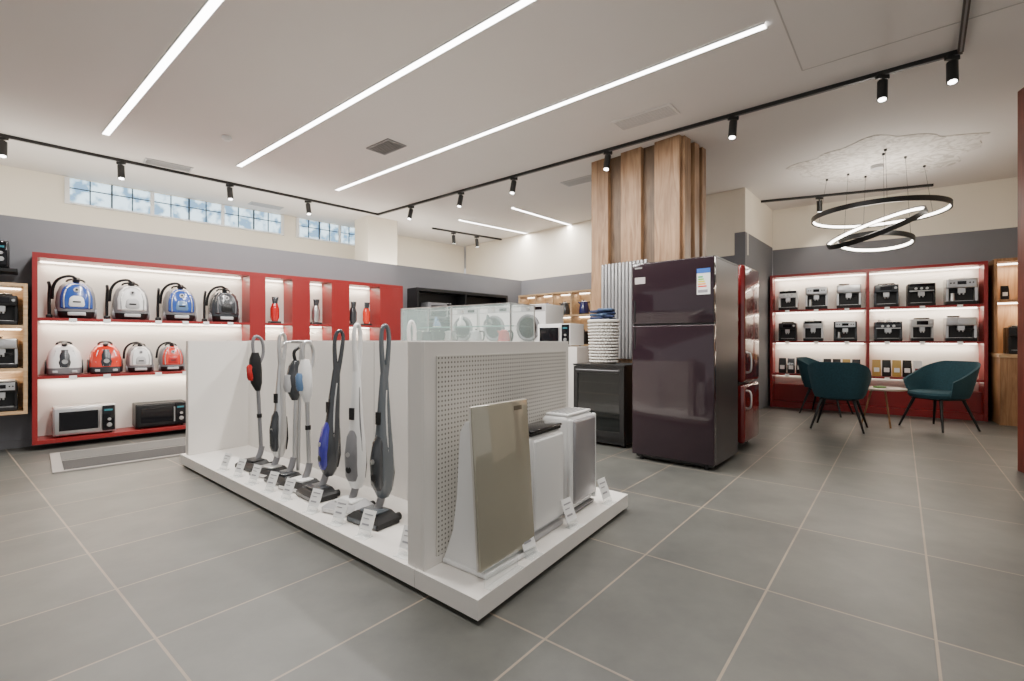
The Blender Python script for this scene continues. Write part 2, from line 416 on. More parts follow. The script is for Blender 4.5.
def stick_vac(loc,rot,h,c1,c2,c3,style,lean=.0,k=1.):
    b=B()
    hc=BLACK if style!='white' else LGRAY
    b.loft([[Vector((-.13,-.10,.003)),Vector((.13,-.10,.003)),Vector((.13,.05,.003)),Vector((-.13,.05,.003))],
            [Vector((-.13,-.10,.03)),Vector((.13,-.10,.03)),Vector((.13,.05,.035)),Vector((-.13,.05,.035))],
            [Vector((-.10,-.075,.055)),Vector((.10,-.075,.055)),Vector((.07,.045,.065)),Vector((-.07,.045,.065))]],hc)
    b.box(-.12,.12,-.104,-.098,.008,.028,c1)
    b.rbox(-.07,.07,-.065,.03,.055,.072,.008,c1)
    b.cyl((-.1,.045,.025),(-.1,.075,.025),.022,BLACK); b.cyl((.1,.045,.025),(.1,.075,.025),.022,BLACK)
    b.tube([(0,.0,.05),(0,.03,.10),(0,.045,.16)],.022,GRAY)
    y=lambda z:.045+.03*z+lean*z
    if style=='slim':      # thin tube, motor + bin at the top, pistol grip
        b.tube([(0,y(.13),.13),(0,y(.4),.4),(0,y(.68*h),.68*h)],.015,c2,smooth=0)
        b.cyl((0,y(.40),.39),(0,y(.42),.42),.019,BLACK)
        b.secs([(0,y(.62*h),.58*h,.016,.018),(0,y(.66*h)-.01,.64*h,.034,.040),(0,y(.72*h)-.015,.74*h,.040,.046),(0,y(.8*h)-.012,.82*h,.034,.04),(0,y(.84*h)-.01,.87*h,.02,.025)],c1)
        b.secs([(0,y(.62*h)-.05,.66*h,.020,.020),(0,y(.66*h)-.052,.68*h,.026,.026),(0,y(.74*h)-.055,.76*h,.026,.026),(0,y(.76*h)-.05,.78*h,.018,.018)],c3)
        b.tube([(0,y(.84*h)-.02,.84*h),(0,y(.9*h)-.03,.95*h),(0,y(h)-.0,h),(0,y(h)+.055,.97*h),(0,y(.85*h)+.06,.86*h),(0,y(.8*h)+.02,.78*h)],.012,c2)
    elif style=='frame':   # cleaner hung on a chrome docking pole with a crossbar
        b.cyl((0,y(.1)+.03,.06),(0,y(h)+.03,h*.97),.012,c2)
        b.cyl((-.12,y(h)+.03,h*.97),(.12,y(h)+.03,h*.97),.012,c2); b.tube([(-.12,y(h)+.03,h*.97),(-.12,y(h)-.03,h*.965),(-.12,y(h)-.05,h*.93)],.008,c2); b.tube([(.12,y(h)+.03,h*.97),(.12,y(h)-.03,h*.965),(.12,y(h)-.05,h*.93)],.008,c2)
        b.tube([(0,y(.13),.13),(0,y(.6*h),.6*h)],.014,SILVER,smooth=0)
        b.secs([(0,y(.6)-.01,.56*h,.02,.02),(0,y(.64)-.015,.62*h,.04,.045),(0,y(.7)-.02,.72*h,.045,.05),(0,y(.8)-.015,.80*h,.035,.04),(0,y(.85)-.01,.84*h,.018,.02)],c1)
        b.secs([(0,y(.64)-.06,.62*h,.02,.02),(0,y(.7)-.065,.66*h,.03,.03),(0,y(.74)-.06,.74*h,.026,.026)],c3)
        b.tube([(0,y(.8)-.01,.83*h),(0,y(.9)-.03,.90*h),(0,y(.95)+.01,.93*h)],.012,BLACK)
    else:
        K=k
        b.secs([(0,y(.12),.12,.03,.03),(0,y(.16),.16,.052*K,.048*K),(0,y(.25),.27,.062*K,.055*K),(0,y(.4),.40,.056*K,.050*K),(0,y(.5),.50,.044*K,.042*K),(0,y(.6),.60,.032,.036),(0,y(.7),.70,.024,.030),(0,y(.8),.80,.018,.024),(0,y(.85),.86,.011,.013)],c1)
        b.secs([(0,y(.16)-.038*K,.17,.03,.02),(0,y(.2)-.044*K,.20,.045*K,.026),(0,y(.3)-.050*K,.33,.045*K,.028),(0,y(.4)-.042*K,.43,.038*K,.020),(0,y(.46)-.032*K,.47,.02,.010)],c3)
        b.cyl((0,y(.33)-.083*K,.33),(0,y(.33)-.070*K,.33),.014,SILVER,n=14); b.cyl((0,y(.24)-.076*K,.24),(0,y(.24)-.066*K,.24),.020,BLACK,n=18)
        b.secs([(0,y(.2)+.04,.17,.03,.015),(0,y(.3)+.045,.25,.036,.018),(0,y(.4)+.038,.42,.028,.014)],BLACK)
        b.tube([(0,y(.78),.76),(0,y(.84)-.012,.86),(0,y(.9)-.022,.92*h),(0,y(.97)-.020,.99*h),(0,y(h)+.004,1.02*h),(0,y(h)+.030,.99*h),(0,y(.92)+.034,.92*h),(0,y(.86)+.020,.85),(0,y(.78)+.006,.76)],
               lambda t:.018-.006*math.sin(math.pi*t),c2)
        for s_ in (-1,1): b.tube([(s_*.047*K,y(.2),.2),(s_*.054*K,y(.35)-.01,.36),(s_*.031,y(.55)-.01,.57),(s_*.018,y(.72),.72)],.006,SILVER if style=='up' else GRAY)
        b.box(-.016,.016,y(.56)-.046,y(.56)-.03,.53,.60,BLACK)
    return b.done('stick_vacuum_cleaner',loc,rot)
for s_,t_,h_,c1,c2,c3,st,dr,ln,k_ in (
    (.22,.98,1.07,SLATE,SLATE,CHAR,'up',0,-.02,.95),
    (.22,1.24,1.08,WHITE,WHITE,GRAY,'white',10,-.03,.9),
    (.23,1.62,1.05,CHAR,CHAR,VIOL,'up',-8,.05,.95),
    (.24,1.86,1.00,WHITE,SILVER,LBLUE,'slim',5,-.06,1),
    (.24,2.10,1.02,CHAR,SILVER,LGRAY,'frame',0,.0,1),
    (.25,2.36,1.04,SILVER,SILVER,CHAR,'up',8,0,.85),
    (.25,2.66,1.04,BLACK,GRAY,REDP,'slim',0,-.08,1),
    (.90,1.38,1.12,WHITE,WHITE,LGRAY,'white',180,0,.9)):
    p=S(s_,t_,.101); stick_vac(p,angV+math.radians(dr),h_,c1,c2,c3,st,ln,k_)
for t_ in (.52,.86,1.12,1.40,1.74,1.98,2.25,2.52,2.80): price_card(S(.05,t_,.101),angV+.1,.085,.10)
for s_,t_ in ((.44,.035),(.86,.035),(1.32,.035)): price_card(S(s_,t_,.101),angA-.1,.09,.12)

# ------------------------------------------------------------------ air purifiers on stand end
def purifier_panel():
    b=B(); GOLD=mat('champagne_glass',(.36,.335,.26),.08,metal=.15,coat=.4)
    T=Matrix.Translation((0,-.01,.02))@Matrix.Rotation(math.radians(-4),4,'X')
    b.rbox(-.210,.180,-.012,.0,.015,.70,.006,GOLD,T)
    b.rbox(-.212,.182,.0,.010,.015,.70,.004,mat('gold_edge',(.6,.57,.52),.3,metal=.3),T)
    prof=[(.00,.02),(.20,.0),(.235,.012),(.215,.06),(.175,.16),(.15,.32),(.14,.5),(.13,.60),(.10,.645),(.065,.65),(.04,.4),(.01,.1)]
    rings=[[Vector((x,y,z)) for y,z in prof] for x in (-.175,.165)]
    b.loft(rings,WHITE)
    b.rbox(-.185,.175,-.03,.235,.0,.022,.008,WHITE)
    b.box(.07,.13,-.0135,-.012,.655,.675,mat('gold_dark',(.12,.10,.07),.2),T)
    p=S(.315,.085,.101); b.done('air_purifier',p,angA-.06,bevel=.004)
    b=B(); b.box(-.12,.12,0,.004,0,.07,ACR); b.box(-.12,.12,-.03,0,0,.004,ACR); b.done('acrylic_sign_holder',S(.20,.032,.101),angA)
purifier_panel()
def purifier_b():
    b=B()
    b.rbox(-.16,.16,0,.14,.03,.52,.03,WHITE); b.rbox(-.145,.145,-.012,0.01,.05,.50,.01,WHITE)
    b.box(-.15,.15,.01,.13,.52,.535,BLACK); b.rbox(-.15,.15,-.0,.14,.535,.55,.008,GLOSSB)
    b.rbox(-.15,.15,-.01,.16,0,.03,.008,LGRAY)
    for i in range(6): b.box(.161,.163,.02,.12,.1+.05*i,.12+.05*i,GRAY)
    b.box(-.155,.155,-.016,-.012,.055,.06,LGRAY)
    b.done('air_purifier',S(.71,.11,.101),angA,bevel=.002)
purifier_b()
def purifier_c():
    b=B()
    b.rbox(-.17,.17,.02,.2,.015,.56,.03,WHITE); b.rbox(-.13,.15,-.005,.03,.06,.54,.02,mat('pearl_silver',(.33,.32,.335),.25,metal=.4))
    b.rbox(-.165,-.135,-.0,.03,.03,.55,.012,WHITE); b.rbox(.145,.168,-.0,.03,.03,.55,.01,WHITE)
    b.rbox(-.15,.15,.03,.18,.56,.575,.006,WHITE)
    for i in range(5): b.box(-.12,.12,.05+.025*i,.06+.025*i,.575,.578,GRAY)
    b.rbox(-.16,.16,.01,.21,0,.018,.006,GRAY)
    b.done('air_purifier',S(1.13,.11,.101),angA,bevel=.002)
purifier_c()

# ------------------------------------------------------------------ refrigerator (dark plum glass)
def fridge():
    b=B(); G=mat('aubergine_glass',(.022,.012,.017),.06,spec=.5); SD=mat('dark_side_panel',(.040,.035,.040),.35,metal=.3)
    w,d,h=.737,.72,1.81
    b.box(0.004,w-.004,.065,d,.04,h-.01,SD)
    b.rbox(0,w,0,.06,.05,1.235,.008,G); b.rbox(0,w,0,.06,1.25,h,.008,G)
    b.box(.005,w-.005,.02,.06,1.235,1.25,BLACK)
    b.box(.0,w,.03,d-.02,h-.01,h+.005,BLACK)
    for x in (.05,w-.1):
        for y in (.06,d-.1): b.cyl((x+.02,y,0),(x+.02,y,.05),.02,BLACK)
    b.box(.02,w-.02,.05,.08,.02,.05,BLACK)
    b.box(.02,.035,-.003,.0,1.02,1.22,BLACK); b.box(.02,.035,-.003,0,1.27,1.47,BLACK)
    b.box(w-.14,w-.03,-.0025,-.0005,1.49,1.71,CARD)
    b.box(w-.14,w-.03,-.0035,-.0025,1.67,1.71,mat('label_blue',(.02,.12,.5),.5))
    for i,c in enumerate(((.0,.45,.1),(.25,.6,.05),(.8,.75,.0),(.9,.4,0),(.8,.05,.02))):
        b.box(w-.13,w-.09+.008*i,-.0035,-.0025,1.645-.02*i-.012,1.645-.02*i,mat('label_c%d'%i,c,.5))
    b.box(w-.13,w-.05,-.0035,-.0025,1.505,1.53,INK)
    b.box(.03,.13,-.0025,-.0005,1.62,1.68,mat('sticker_grey',(.5,.45,.45),.4)); b.box(.03,.10,-.0025,-.0005,1.76,1.772,SILVER)
    b.done('refrigerator',(1.119,4.475,0),math.radians(-40),bevel=.002)
fridge()
def red_fridge():
    b=B(); R=mat('retro_red_enamel',(.16,.007,.008),.15,coat=.5)
    b.rbox(0,.6,.07,.55,.05,1.86,.05,R,seg=5)
    b.rbox(0,.6,-.02,.06,.07,.66,.045,R,seg=5); b.rbox(0,.6,-.02,.06,.68,1.86,.045,R,seg=5)
    b.box(.02,.58,.04,.08,.1,1.82,BLACK)
    for z0,z1 in ((.42,.6),(.78,.98)):
        b.tube([(.07,-.02,z0),(.07,-.06,z0+.01),(.07,-.065,(z0+z1)/2),(.07,-.06,z1-.01),(.07,-.02,z1)],.011,SILVER)
    b.box(.25,.4,-.023,-.02,1.62,1.645,SILVER)
    for x in (.06,.54):
        for y in (.1,.5): b.cyl((x,y,0),(x,y,.06),.02,BLACK)
    b.done('retro_refrigerator',(2.28,4.75,0),math.radians(50))
red_fridge()
def cooler():
    b=B(); w=.6
    b.box(0,w,.05,.5,.04,.83,BLACK)
    b.box(0,.05,0,.045,.1,.825,BLACK); b.box(w-.05,w,0,.045,.1,.825,BLACK); b.box(.05,w-.05,0,.045,.1,.16,BLACK); b.box(.05,w-.05,0,.045,.76,.825,BLACK)
    b.box(.05,w-.05,.005,.012,.16,.76,mat('smoked_glass',(.01,.012,.012),.04,alpha=.7,spec=.4))
    BOT=mat('bottle_glass',(.01,.03,.012),.1)
    for i in range(5):
        z=.19+.115*i; b.box(.05,w-.05,.03,.046,z,z+.010,WALN if i%2 else GRAY)
        for k in range(6): b.cyl((.10+.08*k,.02,z+.045),(.10+.08*k,.045,z+.045),.026,BOT,n=12)
    b.box(0.01,w-.01,.03,.06,.03,.095,BLACK)
    b.box(-.005,w+.005,-.005,.51,.83,.85,BLACK)
    b.tube([(.05,0,.79),(.05,-.035,.79),(w-.05,-.035,.79),(w-.05,0,.79)],.007,GRAY,smooth=1)
    for x in (.05,w-.05): b.cyl((x,.1,0),(x,.1,.05),.02,BLACK); b.cyl((x,.42,0),(x,.42,.05),.02,BLACK)
    b.done('wine_cooler',(.67,5.225,0),math.radians(-40),bevel=.002)
cooler()
def basket():
    b=B(); BW=mat('white_rattan',(.72,.69,.64),.6); BD=mat('rattan_gap',(.35,.32,.28),.8); h=.46
    N=30
    for k in range(14):
        z=.016+h*k/14; r=.139+.02*k/14; pts=[]
        for i in range(N*2):
            a=2*math.pi*i/(N*2); rr=r+(.007 if (i+k)%2 else -.004); pts.append((rr*math.cos(a),rr*math.sin(a),z+.01))
        b.tube(pts,.0115,BW,n=6,closed=True,smooth=0)
    b.secs([(0,0,.002,.132,.132),(0,0,h,.150,.150)],BD,e=2)
    b.tube([(.16*math.cos(2*math.pi*i/24),.16*math.sin(2*math.pi*i/24),h) for i in range(24)],.016,BW,closed=True,n=8,smooth=0)
    TW=mat('navy_towel',(.02,.032,.085),.9,noise=.3,nscale=40); TL=mat('blue_towel',(.06,.10,.18),.9,noise=.3,nscale=40)
    for i in range(7):
        a=i*2.4; b.rbox(.03*math.cos(a)-.10,.03*math.cos(a)+.10,.03*math.sin(a)-.08,.03*math.sin(a)+.08,h+.0+.018*i,h+.028+.018*i,.013,TW if i%3 else TL,Matrix.Rotation(a*.3,4,'Z'))
    b.done('laundry_basket',(1.0,5.24,.851))
basket()
def radiator():
    b=B(); RM=mat('radiator_grey',(.36,.36,.37),.3,metal=.4)
    for i in range(13):
        x=.02+i*.048; b.rbox(x,x+.036,0,.05,.88,2.02,.014,RM)
    b.box(.02,.63,.04,.07,.93,.97,RM); b.box(.02,.63,.04,.07,1.94,1.98,RM)
    b.box(.1,.14,.06,.105,.95,.97,RM); b.box(.5,.54,.06,.105,1.94,1.97,RM)
    p=Fr(1.01,6.07,-45.2).p(.20,-.12); b.done('radiator',(p[0],p[1],0),math.radians(-45.2))
radiator()

# ------------------------------------------------------------------ left wall shelf
LF=Fr(-4.75,4.75,45)
def left_shelf():
    b=B(); D=.34; zb,zt=.10,1.98; L=4.23; t=.028
    z1,z2=1.33,.74
    b.box(0,L,0,D,zt-.05,zt,RED); b.box(0,L,0,D,zb-.04,zb,RED); b.box(0,.04,0,D,zb,zt-.05,RED)
    b.box(1.97,2.16,0,D,zb,zt-.05,RED); b.box(2.50,2.74,0,D,zb,zt-.05,RED); b.box(3.05,3.32,0,D,zb,zt-.05,RED); b.box(3.82,L,0,D,zb,zt-.05,RED)
    bays=[(.04,1.97),(2.16,2.50),(2.74,3.05),(3.32,3.82)]
    for x0,x1 in bays:
        b.box(x0,x1,D-.02,D-.004,zb,zt-.05,BACKP)
        for z in (z1,z2):
            b.box(x0,x1,.005,D-.02,z-t,z,RED if x0<2 else WHITE)
            b.box(x0,x1,0,.005,z-t,z,RED)
        for z in (zt-.05,z1-t,z2-t):
            b.box(x0+.02,x1-.02,D-.035,D-.021,z-.012,z-.001,LEDS)
    # shelf-edge price labels
    for z in (z1,z2):
        for x in (.57,1.02,1.49,.30,1.28,1.75): b.box(x-.03,x+.03,-.003,0,z-.045,z-.002,CARD)
    b.done('red_wall_shelf',LF.p(0,0,0),LF.a,bevel=.0015)
    for x0,x1 in bays:
        for z in (zt-.06,z1-t-.01,z2-t-.01):
            w=x1-x0
            area('shelf_lamp',LF.p((x0+x1)/2,D-.08,z-.015),LF.a,w-.06,.03,5.2*w,(1,.86,.70))
left_shelf()
def canister(loc,rot,c1,c2,sc=1.,style=0,wand=True):
    b=B()
    if style==0:     # upright-stored canister, flat lid facing front, hose port on top
        b.secs([(0,.0,.0,.125,.10),(0,0,.03,.148,.125),(0,0,.07,.155,.135)],BLACK,e=3.4)
        b.secs([(0,0,.071,.155,.135),(0,0,.16,.158,.135),(0,0,.26,.148,.125),(0,.005,.33,.125,.105),(0,.01,.37,.09,.075),(0,.012,.385,.05,.05)],GRAY if c2 is not BLACK else c1,e=3.4)
        b.secs([(0,-.075,.085,.115,.05),(0,-.10,.11,.128,.050),(0,-.10,.22,.126,.048),(0,-.085,.30,.108,.048),(0,-.055,.355,.07,.04),(0,-.03,.378,.03,.02)],c1,e=3.0)
        b.tube([(-.095,-.142,.105),(-.100,-.144,.21),(-.082,-.125,.29),(-.045,-.095,.35),(.045,-.095,.35),(.082,-.125,.29),(.100,-.144,.21),(.095,-.142,.105)],.006,SILVER if c2 is not BLACK else GRAY)
        b.secs([(0,-.142,.12,.055,.012),(0,-.148,.14,.062,.012),(0,-.146,.20,.055,.012),(0,-.138,.23,.04,.008)],c2,e=3.)
        b.box(-.03,.03,-.163,-.155,.16,.175,BLACK)
        b.cyl((0,-.115,.285),(0,-.140,.292),.024,LGRAY,n=18); b.cyl((0,-.138,.292),(0,-.148,.294),.012,BLACK,n=12)
        b.rbox(-.07,.07,-.15,-.125,.028,.065,.008,LGRAY)
        # hose connector and carrying handle
        b.cyl((0,-.03,.37),(0,-.06,.415),.030,BLACK,n=18); b.tube([(0,-.06,.41),(-.04,-.09,.44),(-.13,-.07,.41),(-.175,-.02,.33),(-.180,.02,.2)],.014,BLACK,smooth=2)
        for s_ in (-1,1):
            b.cyl((s_*.12,-.02,.06),(s_*.160,-.02,.06),.058,GRAY,n=24); b.cyl((s_*.160,-.02,.06),(s_*.164,-.02,.06),.035,LGRAY,n=20)
        b.tube([(-.07,.03,.36),(-.065,.03,.412),(.065,.03,.412),(.07,.03,.36)],.011,BLACK)
    else:            # squat canister with big side wheels
        b.secs([(0,0,.0,.15,.13),(0,0,.02,.165,.15),(0,0,.09,.168,.155)],c2 if c2 is not c1 else CHAR,e=3.4)
        b.secs([(0,0,.091,.168,.153),(0,.0,.20,.166,.15),(0,.01,.29,.148,.13),(0,.02,.35,.110,.095),(0,.03,.385,.07,.06)],c1,e=3.2)
        b.secs([(0,-.125,.10,.055,.035),(0,-.13,.16,.062,.035),(0,-.115,.25,.052,.035),(0,-.08,.32,.035,.03)],CHAR,e=2.6)
        b.cyl((0,-.155,.17),(0,-.172,.17),.028,SILVER,n=18); b.box(-.035,.035,-.158,-.15,.108,.118,LGRAY)
        for s_ in (-1,1):
            b.cyl((s_*.14,.03,.10),(s_*.180,.03,.10),.09,BLACK,n=28); b.cyl((s_*.180,.03,.10),(s_*.185,.03,.10),.055,c1,n=24)
            b.rbox(s_*.09-.025,s_*.09+.025,-.158,-.13,.03,.06,.006,LGRAY)
            b.tube([(s_*.10,-.135,.10),(s_*.108,-.132,.2),(s_*.08,-.10,.31)],.006,SILVER)
        b.cyl((0,-.03,.36),(0,-.06,.405),.028,BLACK,n=18)
        b.tube([(-.07,.03,.36),(-.065,.02,.420),(.065,.02,.420),(.07,.03,.36)],.014,CHAR)
    if wand:
        b.tube([(-.20,.04,.0),(-.20,.04,.25),(-.195,.03,.33),(-.205,-.04,.36)],.014,BLACK); b.rbox(-.225,-.175,-.0,.07,0,.04,.01,BLACK)
    b.done('canister_vacuum_cleaner',loc,rot,scale=sc)
for x,c1,c2,st in ((.33,BLUE,WHITE,0),(.79,WHITE,LGRAY,0),(1.25,BLUE,LBLUE,0),(1.72,CHAR,BLACK,0)):
    canister(LF.p(x,.175,1.331),LF.a,c1,c2,1.02,st)
for x,c1,c2,st in ((.24,WHITE,GRAY,1),(.57,ORANGE,CHAR,1),(.87,WHITE,LGRAY,0),(1.17,ORANGE,REDP,0),(1.47,REDP,CHAR,0),(1.77,BLUE,NAVY,1)):
    canister(LF.p(x+.0,.18,.741),LF.a,c1,c2,.82 if st else .78,st,wand=False)
def microwave(loc,rot,w,h,d,body,door):
    b=B(); b.rbox(0,w,.02,d,.015,h,.008,body); b.rbox(.01,w*.76,0,.02,.03,h-.012,.006,body)
    b.box(.045,w*.70,-.003,0.0,.065,h-.05,door); b.rbox(w*.77,w-.01,.0,.02,.03,h-.012,.006,door)
    b.box(w*.8,w-.03,-.002,0,h-.07,h-.05,mat('display_blue',(.02,.1,.12),.2,emit=(.1,.6,.7),es=.15))
    b.cyl((w*.885,0,.09),(w*.885,-.015,.09),.022,SILVER); b.cyl((w*.885,0,.15),(w*.885,-.01,.15),.015,SILVER)
    b.cyl((w*.735,-.03,.06),(w*.735,-.03,h-.05),.008,SILVER); b.cyl((w*.735,0,.07),(w*.735,-.03,.07),.005,SILVER); b.cyl((w*.735,0,h-.06),(w*.735,-.03,h-.06),.005,SILVER)
    for x in (.04,w-.04):
        for y in (.05,d-.04): b.cyl((x,y,0),(x,y,.016),.012,BLACK)
    b.done('microwave_oven',loc,rot,bevel=.001)
microwave(LF.p(.15,.04,.101),LF.a,.50,.31,.27,SILVER,GLOSSB)
microwave(LF.p(.82,.04,.101),LF.a,.48,.28,.27,BLACK,GLOSSB)
microwave(LF.p(1.42,.04,.101),LF.a,.46,.28,.27,SILVER,GLOSSB)
def iron(loc,rot,c):
    b=B(); sh=[(-.05,.09),(.05,.09),(.055,.02),(.035,-.08),(0,-.14),(-.035,-.08),(-.055,.02)]
    b.prism(sh,0,.014,SILVER)
    R=[]
    for z,k in ((.015,1),(.05,.92),(.08,.6)): R.append([Vector((x*k,y*k,z)) for x,y in sh])
    b.loft(R,c); b.tube([(0,-.08,.06),(0,-.06,.12),(0,.0,.13),(0,.08,.12),(0,.08,.06)],.014,c)
    b.done('steam_iron',loc,rot,bevel=.002)
def kettle(loc,rot,c,sc=1.):
    b=B(); b.cyl((0,0,0),(0,0,.02),.085,BLACK); b.secs([(0,0,.021,.08,.08),(0,0,.06,.085,.085),(0,0,.14,.072,.072),(0,0,.2,.06,.06),(0,0,.215,.04,.04)],c,e=2)
    b.ball((0,0,.222),.014,BLACK); b.tube([(.055,0,.2),(.13,0,.2),(.13,0,.1),(.075,0,.05)],.011,BLACK); b.cyl((-.05,0,.17),(-.095,0,.2),.02,c,r2=.012)
    b.done('electric_kettle',loc,rot,scale=sc)
def handheld(loc,rot,c):   # small handheld vacuum standing on its charging base
    b=B(); b.rbox(-.07,.07,-.06,.06,0,.03,.01,BLACK)
    b.secs([(0,0,.03,.035,.035),(0,0,.08,.055,.05),(0,0,.20,.055,.05),(0,.0,.27,.035,.035)],c,e=2.4)
    b.secs([(0,-.01,.27,.03,.03),(0,-.02,.33,.04,.02),(0,-.02,.36,.045,.012)],CHAR,e=3)
    b.tube([(0,.03,.10),(0,.09,.14),(0,.09,.24),(0,.02,.27)],.013,CHAR)
    b.done('handheld_vacuum_cleaner',loc,rot)
for x,c in ((2.33,REDP),(2.89,SILVER),(3.46,CHAR),(3.68,ORANGE)): handheld(LF.p(x,.17,1.331),LF.a,c)
for x,c in ((2.31,CHAR),(2.87,SILVER),(3.55,REDP)):
    kettle(LF.p(x,.19,.741),LF.a,c)
kettle(LF.p(2.31,.19,.101),LF.a,SILVER,1.); kettle(LF.p(2.87,.19,.101),LF.a,REDP,1.)

def coffee(loc,rot,w,h,d,c,c2=BLACK,name='espresso_machine',var=0):
    b=B()
    b.rbox(0,w,d*.45,d,.0,h*.93,.012,c)
    b.rbox(0,w,.01,d*.5,h*.60,h*.93,.012,c)
    b.rbox(0,w,0,d*.5,0,h*.13,.008,c2)
    b.box(0,w*.09,.03,d*.46,h*.12,h*.61,c); b.box(w*.91,w,.03,d*.46,h*.12,h*.61,c)
    b.box(w*.09,w*.91,d*.43,d*.455,h*.13,h*.60,c2)
    b.box(w*.12,w*.88,.02,d*.4,h*.13,h*.145,SILVER)
    b.box(w*.38,w*.62,.03,d*.3,h*.42,h*.60,SILVER if c2 is BLACK else c2); b.cyl((w*.44,d*.15,h*.36),(w*.44,d*.15,h*.43),.008,SILVER,n=10); b.cyl((w*.56,d*.15,h*.36),(w*.56,d*.15,h*.43),.008,SILVER,n=10)
    if var==0:
        b.box(w*.25,w*.75,.004,.011,h*.70,h*.86,GLOSSB); b.cyl((w*.87,.012,h*.78),(w*.87,-.008,h*.78),w*.06,SILVER,n=16)
        b.rbox(w*.15,w*.85,d*.3,d*.9,h*.93,h,.01,HOP)
    elif var==1:
        b.box(w*.08,w*.92,.004,.011,h*.66,h*.90,SILVER); b.box(w*.36,w*.64,.0,.005,h*.72,h*.84,GLOSSB)
        for k in (.15,.25,.75,.85): b.cyl((w*k,.005,h*.78),(w*k,-.003,h*.78),w*.03,BLACK,n=10)
        b.box(w*.1,w*.9,d*.2,d*.9,h*.93,h*.96,SILVER)
        b.cyl((w*.22,d*.2,h*.15),(w*.22,d*.2,h*.42),w*.09,SILVER,r2=w*.07,n=14)
    elif var==2:
        b.cyl((w*.5,.012,h*.77),(w*.5,-.012,h*.77),w*.11,SILVER,n=20)
        b.tube([(w*.62,d*.15,h*.45),(w*.8,-.02,h*.44),(w*.84,-.07,h*.44)],.012,BLACK)
        b.secs([(w*.3,d*.6,h*.93,w*.2,w*.2),(w*.3,d*.6,h*1.0,w*.24,w*.24)],HOP,e=2)
    else:
        b.box(w*.06,w*.94,.004,.011,h*.80,h*.92,GLOSSB)
        b.box(w*.06,w*.94,.002,.011,h*.60,h*.64,SILVER)
        for k in (.3,.5,.7): b.cyl((w*k,.012,h*.72),(w*k,-.008,h*.72),w*.055,SILVER,n=14)
        b.cyl((w*.25,d*.65,h*.93),(w*.25,d*.65,h*1.02),w*.10,WHITE,n=14); b.cyl((w*.55,d*.65,h*.93),(w*.55,d*.65,h*1.02),w*.10,WHITE,n=14)
    b.done(name,loc,rot,bevel=.001)

def left_wood():
    b=B(); x0,x1=-1.25,-.03; D=.34; z0,z1=.38,1.66
    b.box(x0,x1,D-.02,D-.004,z0,z1,OAK2); b.box(x0,x0+.03,0,D-.02,z0,z1,OAK2); b.box(x1-.03,x1,0,D-.02,z0,z1,OAK2)
    for z in (z0,.80,1.22,z1-.03):
        b.box(x0+.03,x1-.03,0,D-.02,z,z+.03,OAK2)
        if z>z0: b.box(x0+.05,x1-.05,D-.04,D-.021,z-.012,z-.001,LEDS)
    b.done('oak_wall_shelf',LF.p(0,0,0),LF.a)
    for z in (.78,1.2,1.61): area('shelf_lamp',LF.p((x0+x1)/2,.22,z-.02),LF.a,.95,.03,6,(1,.86,.68))
left_wood()
for x,z,c,v in ((-.32,.411,BLACK,1),(-.62,.411,SILVER,0),(-.32,.831,SILVER,2),(-.62,.831,WHITE,1),(-.32,1.251,BLACK,0),(-.62,1.251,BLACK,1)):
    coffee(LF.p(x,.04,z),LF.a,.22,.31,.26,c,var=v)
microwave(LF.p(-.62,.05,1.80),LF.a,.46,.27,.27,BLACK,GLOSSB)
b=B(); b.box(-.8,-.1,0,.336,1.77,1.80,BLACK); b.done('black_wall_ledge',LF.p(0,0,-.001),LF.a)

def black_unit():
    b=B(); x0,x1=4.5,6.6; D=.3
    b.box(x0,x1,D-.02,D-.004,.9,1.98,BLACK); b.box(x0,x1,0,D-.02,1.93,1.98,BLACK); b.box(x0,x1,0,D-.02,.9,.94,BLACK)
    for x in (x0,(x0+x1)/2-.02,x1-.04): b.box(x,x+.04,0,D-.02,.94,1.93,BLACK)
    b.box(x0+.04,x1-.04,0,D-.02,1.42,1.45,BLACK)
    b.done('black_wall_shelf',LF.p(0,0,0),LF.a)
black_unit()
for x in (4.75,5.75): microwave(LF.p(x,.02,1.451),LF.a,.5,.3,.25,GRAY,GLOSSB)

# ------------------------------------------------------------------ washers in the background
def washer(loc,rot):
    b=B(); w,d,h=.6,.55,.85
    b.rbox(0,w,0,d,.01,h,.012,WHITE); b.box(.01,w-.01,-.004,0,h-.11,h-.01,LGRAY)
    b.box(.02,.17,-.008,-.004,h-.1,h-.02,WHITE); b.cyl((w/2,-.004,h-.06),(w/2,-.025,h-.06),.028,SILVER)
    b.box(w-.2,w-.06,-.007,-.004,h-.085,h-.04,GLOSSB)
    P=[(w/2+.18*math.cos(2*math.pi*i/32),-.012,.50+.18*math.sin(2*math.pi*i/32)) for i in range(32)]
    b.tube(P,.026,GRAY,closed=True,smooth=0); b.cyl((w/2,-.002,.50),(w/2,-.02,.50),.16,BLACK,n=32)
    b.box(w/2-.20,w/2-.175,-.04,-.01,.46,.54,LGRAY)
    b.done('washing_machine',loc,rot,bevel=.002)
WF=Fr(-1.05,8.1,-34.9)
b=B(); b.box(-.03,1.95,-.03,.6,0,.789,LAM); b.done('display_plinth',WF.p(0,0,0),WF.a,bevel=.003)
for i in range(3): washer(WF.p(.64*i,0,.79),WF.a)
GF=Fr(-1.45,6.25,-34.9)
